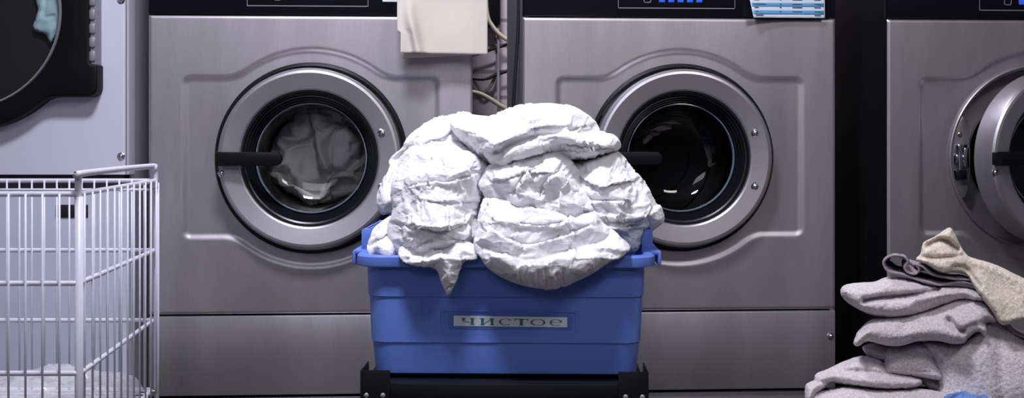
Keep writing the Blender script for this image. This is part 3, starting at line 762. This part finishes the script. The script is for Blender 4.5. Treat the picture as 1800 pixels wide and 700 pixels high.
# ---------------------------------------------------------------- heap of white laundry in the bin
S = MT['sheet']; HG = 'white sheets heaped in the blue bin'
def laundry(outline, Yab, bulge, r, label, nm='white_sheet', **kw):
    o = relief(nm, outline, Yab, bulge, r, mat=S, h=kw.pop('h', 3.2), **kw); return tag(o, label, 'laundry', HG)
laundry([(668,374),(663,340),(690,290),(720,240),(757,211),(790,203),(815,200),(870,205),(905,202),(960,210),(1010,220),(1060,250),(1085,275),(1105,310),(1130,345),(1135,390),(1112,430),(1100,455),(1000,462),(900,462),(780,462),(700,456),(694,420),(700,380),(690,376)],
        (2.19,200,2.12,450), .10, 75, 'white sheet at the back of the heap, its smooth shoulder rising at the upper left', back=.08, lump=(.03,80,1),
        creases=[([(770,222),(725,262),(695,325),(688,360)],10,.022),([(812,212),(790,240),(745,262)],9,.02),([(835,240),(880,235),(930,222)],9,.018),([(700,285),(760,250),(850,246)],8,.012)], folds=[([(700,372),(712,310),(745,262),(800,232)],12,.014)], sim=dict(pw=.10, grow=.14, ani=.22, run=38, bend=.02, grav=.05), h=3.2)
laundry([(1000,300),(1040,275),(1075,264),(1094,272),(1112,298),(1140,336),(1152,358),(1162,362),(1168,388),(1150,402),(1132,416),(1112,446),(1060,452),(1010,430),(985,370)],
        (2.12,264,2.08,450), .115, 70, 'white sheet bulging at the right of the heap beside the raised bin grip', back=.06, lump=(.01,60,2), folds=[([(1120,316),(1060,318),(1005,300)],14,.018),([(1008,345),(1060,352),(1145,356)],12,.016),([(1160,378),(1090,386),(1030,384),(992,372)],12,.018),([(1030,415),(1080,402),(1140,396)],9,.012)], sim=dict(pw=.17, grow=.12, ani=.36, run=-10, bow=3, bend=.008, grav=.05), h=2.6)
laundry([(690,330),(700,295),(735,262),(790,248),(835,262),(858,290),(845,330),(832,372),(842,420),(800,452),(735,456),(700,446),(686,410),(694,370)],
        (2.10,250,2.02,450), .115, 70, 'finely creased white sheet bulging at the left front of the heap', back=.08, lump=(.010,55,3), folds=[([(840,385),(790,402),(740,402),(694,388)],16,.026),([(700,335),(750,318),(800,316),(845,300)],12,.012),([(725,440),(770,428),(835,425)],9,.012),([(845,345),(800,356),(735,352)],11,.010)], sim=dict(pw=.18, grow=.12, ani=.34, run=32, bend=.006, grav=.05), h=2.6)
laundry([(792,214),(822,206),(865,206),(905,190),(958,181),(1005,189),(1036,212),(1052,231),(1080,237),(1092,258),(1070,272),(1030,284),(985,280),(940,296),(900,300),(868,294),(840,276),(812,248),(796,232)],
        (2.13,180,2.08,300), .125, 55, 'thick white sheet folded over the very top of the heap', back=.09, lump=(.012,60,4), creases=[([(810,228),(850,222),(890,212)],8,.010),([(850,268),(900,250),(940,238)],7,.012),([(880,262),(930,240),(1000,226),(1040,232)],8,.016),([(935,215),(985,205),(1030,212)],7,.008),([(900,285),(960,268),(1000,258),(1085,258)],7,.018)], folds=[([(1088,256),(1040,262),(980,264),(925,276),(880,288)],10,.016),([(1045,222),(985,214),(925,222),(870,250)],13,.014)], sim=dict(pw=.13, grow=.14, ani=.28, run=12, bend=.012, grav=.05), h=2.6)
laundry([(842,318),(862,290),(905,272),(960,262),(985,270),(1005,292),(1030,330),(1050,372),(1000,395),(930,385),(880,365),(850,345)],
        (2.07,262,2.03,390), .085, 45, 'white sheet twisted into tight folds at the centre of the heap, under the top fold', back=.08, lump=(.02,40,5), folds=[([(985,296),(930,298),(868,312)],10,.018),([(905,340),(922,305),(950,280)],9,.016),([(950,352),(958,318),(985,296)],9,.016),([(985,362),(990,330),(1005,305)],9,.012)], sim=dict(pw=.15, grow=.13, ani=.30, run=-35, bend=.01, grav=.05), h=2.6)
o = laundry([(838,400),(842,372),(856,345),(890,335),(935,345),(985,362),(1003,375),(1045,372),(1062,392),(1086,412),(1108,438),(1070,462),(1040,482),(1000,500),(955,508),(905,498),(865,478),(845,455),(834,430)],
        lambda V: np.interp(V[:,1], [335,385,440,455,520], [2.04,1.985,1.95,1.930,1.932]), .046, 26, 'white fitted sheet draped over the front rim of the bin, gathered along its hem', back=.012, lump=(.016,45,6), creases=[([(850,430),(930,455),(1000,440),(1070,415)],9,.010)]+[([(905+11*i+3*(i%2),499+6*math.sin(i*.4)),(903+11*i,484-5*(i%3))],2.6,.008) for i in range(9)], folds=[([(852,352),(880,378),(940,392),(995,384),(1004,356)],16,.026),([(862,398),(915,425),(975,420),(1040,392)],14,.018),([(905,470),(960,462),(1005,440),(1078,428)],10,.012),([(1000,498),(1003,468),(1012,440)],9,.010)], sim=dict(pw=.14, grow=.13, ani=.34, run=3, bow=-4, bend=.009, grav=.06), h=2.6)
laundry([(700,444),(712,425),(745,432),(775,428),(808,424),(832,432),(838,450),(815,462),(803,490),(788,520),(775,495),(766,474),(735,466),(712,456)],
        lambda V: np.interp(V[:,1], [420,440,456,520], [1.985,1.955,1.934,1.938]), .022, 22, 'pointed white sheet corner hanging over the front rim of the bin', back=.008, lump=(.006,30,7), sim=dict(pw=.12, grow=.22, bend=.05, grav=.08), h=3)
laundry([(647,438),(652,412),(660,398),(690,378),(704,388),(702,420),(694,446),(665,446)],
        (2.06,380,2.0,446), .035, 22, 'small gathered white sheet end tucked in beside the left bin grip', back=.03, lump=(.008,20,8), creases=[([(650,428),(690,402)],4,.01)], sim=dict(pw=.2, grow=.3, bend=.02, grav=.05), h=3)
# laundry inside the left washer's drum, seen through the door glass
def drum_load():
    th = np.linspace(0, 2*PI, 14, endpoint=False)
    out = [(300+112*math.cos(a)*(1+.04*math.sin(3*a)), 300+112*math.sin(a)) for a in th]
    V, T, d, bd = patch(out, 4.2); q = (V-300)/1000
    cr = [([(280,200),(300,300),(310,330)],10,.03),([(220,330),(260,360),(310,345)],9,.03),([(310,330),(360,320),(400,290)],10,.03),([(230,270),(270,260),(290,240)],9,.025),([(335,330),(330,270),(360,220)],8,.02),([(240,385),(300,395),(370,360)],9,.025)]
    b = .05*dome(d, 60, .5)+.02*vn(V, 40, 2)
    for p, w_, dp in cr: dd = seg_dist(V, spline(p, 6), False); b = b-dp*np.exp(-(dd/w_)**2)
    X = np.stack([q[:,0], .20-b, -q[:,1]], 1)
    X = sim_wrinkle(X, T, np.where(d < 1, 1, .16), .3, 26, .06, .04)
    X[:,1] = np.maximum(X[:,1]-.03, .110); n = len(V)
    bk = np.stack([q[:,0], .23+.03*dome(d, 60), -q[:,1]], 1)
    inner = d > 1e-6; idx = np.full(n, -1); idx[~inner] = np.where(~inner)[0]; idx[inner] = n+np.arange(inner.sum())
    mb = MB(); mb.v = [tuple(p) for p in X]+[tuple(p) for p in bk[inner]]
    mb.f = [tuple(map(int, f)) for f in T]+[tuple(int(idx[k]) for k in f[::-1]) for f in T]
    o = mb.build('washed_laundry', MT['drumcloth'], None, 180)
    o.location = ROW0+Vector((0,0,DZ)); o.rotation_euler = (0,0,TH)
    return tag(o, 'tangled white laundry behind the round glass of the leftmost washer', 'laundry')
drum_load()
# pale teal cloth behind the dryer glass
def tpx(pts): return pts
relief('pale_cloth', [(60,-30),(64,2),(67,18),(60,38),(59,52),(74,58),(82,62),(89,76),(97,62),(104,40),(108,15),(109,-30)], (DY-.014,0,DY-.012,70), .008, 12, .004, mat=MT['tealcloth'], h=3, lump=(.004,18,3), creases=[([(70,50),(78,20),(80,-10)],4,.004),([(80,30),(95,28)],3,.003)], sub=0)
tag(bpy.data.objects['pale_cloth'], 'pale teal cloth caught behind the dark round glass of the dryer door', 'cloth')
# ---------------------------------------------------------------- pile of towels on the right
q_ = lambda pts: [(1400+x/2.1875, 380+y/2.1875) for x, y in pts]
TG = 'folded towels in the pile on the right'
def towel(outline, Yab, bulge, r, label, mat, creases=(), **kw):
    cr = [(q_(p), w_/2.1875, dp) for p, w_, dp in creases]
    o = relief('towel', q_(outline), (Yab[0], 380+Yab[1]/2.1875, Yab[2], 380+Yab[3]/2.1875), bulge, r/2.1875, mat=mat, creases=cr, h=kw.pop('h', 2.8), fuzz=kw.pop('fuzz', (.0016, 190)), **kw)
    return tag(o, label, 'towel', TG)
lil, lil2 = MT['lilac'], MT['lilac2']
towel([(490,485),(600,485),(660,470),(735,405),(800,400),(870,470),(960,500),(980,720),(900,760),(560,760),(545,640),(522,560)], (2.02,400,1.975,700), .05, 110,
      'large pale grey towel hanging at the right front of the pile under the cream one', lil2, [([(770,430),(790,560),(800,700)],30,.012),([(560,560),(640,600),(700,690)],40,.006)], back=.10, lump=(.012,60,11))
towel([(45,690),(120,668),(200,655),(330,665),(450,662),(560,675),(640,700),(640,800),(400,830),(60,820)], (1.97,650,1.95,800), .07, 60,
      'pale grey towel at the bottom left of the pile, lowest in view', lil, back=.14, lump=(.01,50,12))
towel([(34,655),(52,638),(68,630),(76,606),(120,588),(180,560),(250,538),(320,550),(360,590),(460,618),(485,638),(455,660),(380,669),(280,662),(190,650),(140,642),(110,660),(75,690),(62,720),(36,720)], (2.03,540,1.955,660), .055, 42,
      'folded pale grey towel with a rolled edge near the bottom left of the pile', lil, [([(88,610),(180,596),(330,606),(460,630)],10,.012),([(74,640),(110,640),(150,648)],10,.012)], back=.12, lump=(.006,50,13))
towel([(256,500),(310,488),(380,500),(375,560),(330,562),(285,545),(262,525)], (2.06,490,2.03,560), .045, 30, 'small grey towel fold squeezed under the scalloped towel at the left', lil, back=.08)
towel([(345,512),(420,490),(490,482),(520,500),(545,570),(562,628),(480,622),(400,614),(340,606),(337,560)], (2.03,485,1.975,620), .04, 40,
      'short grey towel with a straight stitched hem, under the scalloped towel', lil, [([(338,582),(430,592),(552,604)],5,.004)], back=.09)
towel([(560,628),(540,610),(470,618),(480,640),(520,668),(560,672)], (2.02,610,2.0,670), .02, 24, 'narrow grey towel corner poking out beside the stitched hem', lil, back=.06)
towel([(220,482),(238,442),(280,402),(330,388),(420,375),(520,345),(620,312),(700,308),(745,345),(772,392),(765,410),(732,412),(736,440),(724,468),(700,446),(668,462),(645,488),(600,492),(540,480),(470,481),(400,500),(340,497),(275,482),(240,500),(222,496)], (2.03,310,1.96,490), .055, 55,
      'pale grey towel with a scalloped hemmed lower edge in the middle of the pile', lil2, [([(585,400),(612,430),(640,445)],12,.024),([(640,440),(690,418),(730,412)],10,.010),([(236,486),(340,482),(470,464),(590,476)],5,.004),([(420,420),(520,395),(640,345)],22,.008)], back=.12, lump=(.008,50,14))
towel([(169,292),(184,266),(240,256),(300,252),(350,234),(430,240),(520,266),(620,270),(690,282),(735,325),(690,330),(640,322),(560,345),(470,378),(380,392),(300,384),(230,354),(185,322)], (2.03,240,1.985,390), .062, 48,
      'thick pale grey towel folded double, its rounded end jutting out left under the mauve one', lil2, [([(262,326),(330,314),(420,306),(545,284)],11,.032),([(470,345),(560,318),(680,300)],16,.008)], back=.13, lump=(.007,45,15))
# mauve towel: a thin cloth lying in loose loops
def ribbon(pts, y0, y1, th, name, mat, shear=0):
    pl_ = spline(q_(pts), 10); n = len(pl_); nv = 22; mb = MB(); vs = []
    tang = np.gradient(pl_, axis=0); tang /= np.linalg.norm(tang, axis=1)[:,None]+1e-9; nrm = np.stack([-tang[:,1], tang[:,0]], 1)
    sidesw = []
    for sgn in (1, -1):
        for i in range(n):
            for j in range(nv+1):
                v = j/nv; Y = y0+(y1-y0)*v; e = math.sin(PI*min(1, max(0, min(v, 1-v)*12))/2)
                p = pl_[i]+nrm[i]*sgn*th*(.35+.65*e)
                cc = np.array(q_([(392,190)] if pl_[i][0] < 1400+466/2.1875 else [(575,238)])[0]); f_ = 0 if pl_[i][0] > 1400+705/2.1875 else v*.38
                p = p+(cc-p)*f_; w_ = P(p[0], p[1], Y); w_.z += .004*noise.noise(Vector((i*.08, v*3, 5)))+shear*v; vs.append(w_)
    m = nv+1; o2 = n*m; fs = []
    for i in range(n-1):
        for j in range(nv):
            a = (i*m+j, i*m+j+1, (i+1)*m+j+1, (i+1)*m+j); fs += [a, tuple(k+o2 for k in a[::-1])]
    for i in range(n-1):
        for j in (0, nv): fs.append((i*m+j, (i+1)*m+j, o2+(i+1)*m+j, o2+i*m+j))
    for i in (0, n-1):
        for j in range(nv): fs.append((i*m+j, i*m+j+1, o2+i*m+j+1, o2+i*m+j))
    mb.add(vs, fs); o = mb.build(name, mat, None, 60); return o
o = ribbon([(720,300),(690,268),(640,256),(560,262),(500,255),(440,236),(385,224),(348,205),(334,185),(346,163),(380,152),(414,158),(428,176),(416,196),(426,216),(458,224),(470,205),(462,192),(480,192),(520,222),(590,240),(650,244),(700,262),(760,350),(815,430),(880,470),(960,490)], 1.985, 2.14, 2.7, 'towel', MT['mauve'], .01)
tag(o, 'thin mauve towel lying in loose loops between the thick grey towel and the cream towel', 'towel', TG)
towel([(460,168),(478,142),(488,102),(530,80),(585,45),(606,62),(628,108),(648,140),(672,158),(760,185),(835,220),(910,262),(960,330),(950,412),(880,404),(840,410),(788,418),(752,368),(698,296),(652,226),(605,214),(560,218),(505,192)], (2.03,50,1.955,415), .030, 26,
      'cream towel draped over the top right of the pile with one corner standing up', MT['cream'], [([(505,112),(560,92),(620,128)],12,.030),([(480,158),(560,160),(640,150)],8,.012),([(606,196),(650,200),(705,270)],9,.010),([(700,200),(790,290),(830,390)],40,.008)], back=.09, lump=(.009,45,16))
# blue cloth and the low table under the towels
relief('blue_cloth', q_([(565,708),(590,690),(640,684),(690,690),(740,704),(770,740),(740,800),(600,800),(560,760)]), (1.935,690,1.93,720), .04, 18, .03, mat=MT['bluecloth'], h=3, lump=(.01,14,21), creases=[(q_([(600,720),(640,695)]),4,.012)], sim=dict(pw=.2,grow=.25,bend=.03,grav=.05))
tag(bpy.data.objects['blue_cloth'], 'bright blue cloth just peeking up at the bottom edge in front of the towels', 'cloth')
tb = empty('low_table', (.80, 2.08, 0))
MB().box(-.36,.36,-.19,.19,.19,.215,.006).build('tabletop', MT['wood'], tb)
for sx in (-1,1):
    for sy in (-1,1): MB().box(sx*.33-.02,sx*.33+.02,sy*.16-.02,sy*.16+.02,0,.19,.003).build('leg', MT['wood'], tb)
tag(tb, 'low dark table under the towel pile', 'table')
# ---------------------------------------------------------------- camera and light
cam = bpy.data.cameras.new('camera'); co = bpy.data.objects.new('camera', cam); C.objects.link(co)
cam.sensor_width = 36; cam.lens = 36*F/1800; cam.shift_y = (CY-350)/1800; co.location = (0,0,H); co.rotation_euler = (PI/2,0,0)
cam.clip_start = .05
bpy.context.scene.camera = co
def area(name, loc, target, sx, sy, power, col, spread=180):
    l = bpy.data.lights.new(name, 'AREA'); l.shape = 'RECTANGLE'; l.size = sx; l.size_y = sy; l.energy = power; l.color = col; l.spread = math.radians(spread)
    o = bpy.data.objects.new(name, l); C.objects.link(o); o.location = loc
    o.rotation_euler = (Vector(target)-Vector(loc)).to_track_quat('-Z','Y').to_euler(); return o
area('key_fill_light', (-.25,1.15,2.55), (-.22,2.3,.6), .42, .28, 26, (.90,.88,1.0), 105)
area('key_fill_light', (-.7,-1.4,2.25), (-.2,2.2,.6), 1.5, .8, 21, (.87,.85,1.0))  # added soft fill from behind the camera, brightens heap and drum
area('key_fill_light', (1.05,.75,1.95), (.85,2.0,.45), .5, .3, 12, (1.0,.95,.93))  # added fill set close to the towels to brighten the pile
area('key_fill_light', (-.1,3.05,2.65), (-.05,3.4,.8), .5, .12, 42, (.95,.93,1.0))  # added light behind the washers, brightens the wall seen in the gap
w = bpy.data.worlds.new('world'); bpy.context.scene.world = w; w.use_nodes = True
w.node_tree.nodes['Background'].inputs['Color'].default_value = (.5,.52,.6,1); w.node_tree.nodes['Background'].inputs['Strength'].default_value = .15
vs = bpy.context.scene.view_settings; vs.view_transform = 'Standard'; vs.look = 'None'; vs.gamma = 1; vs.exposure = -.45; vs.use_curve_mapping = False
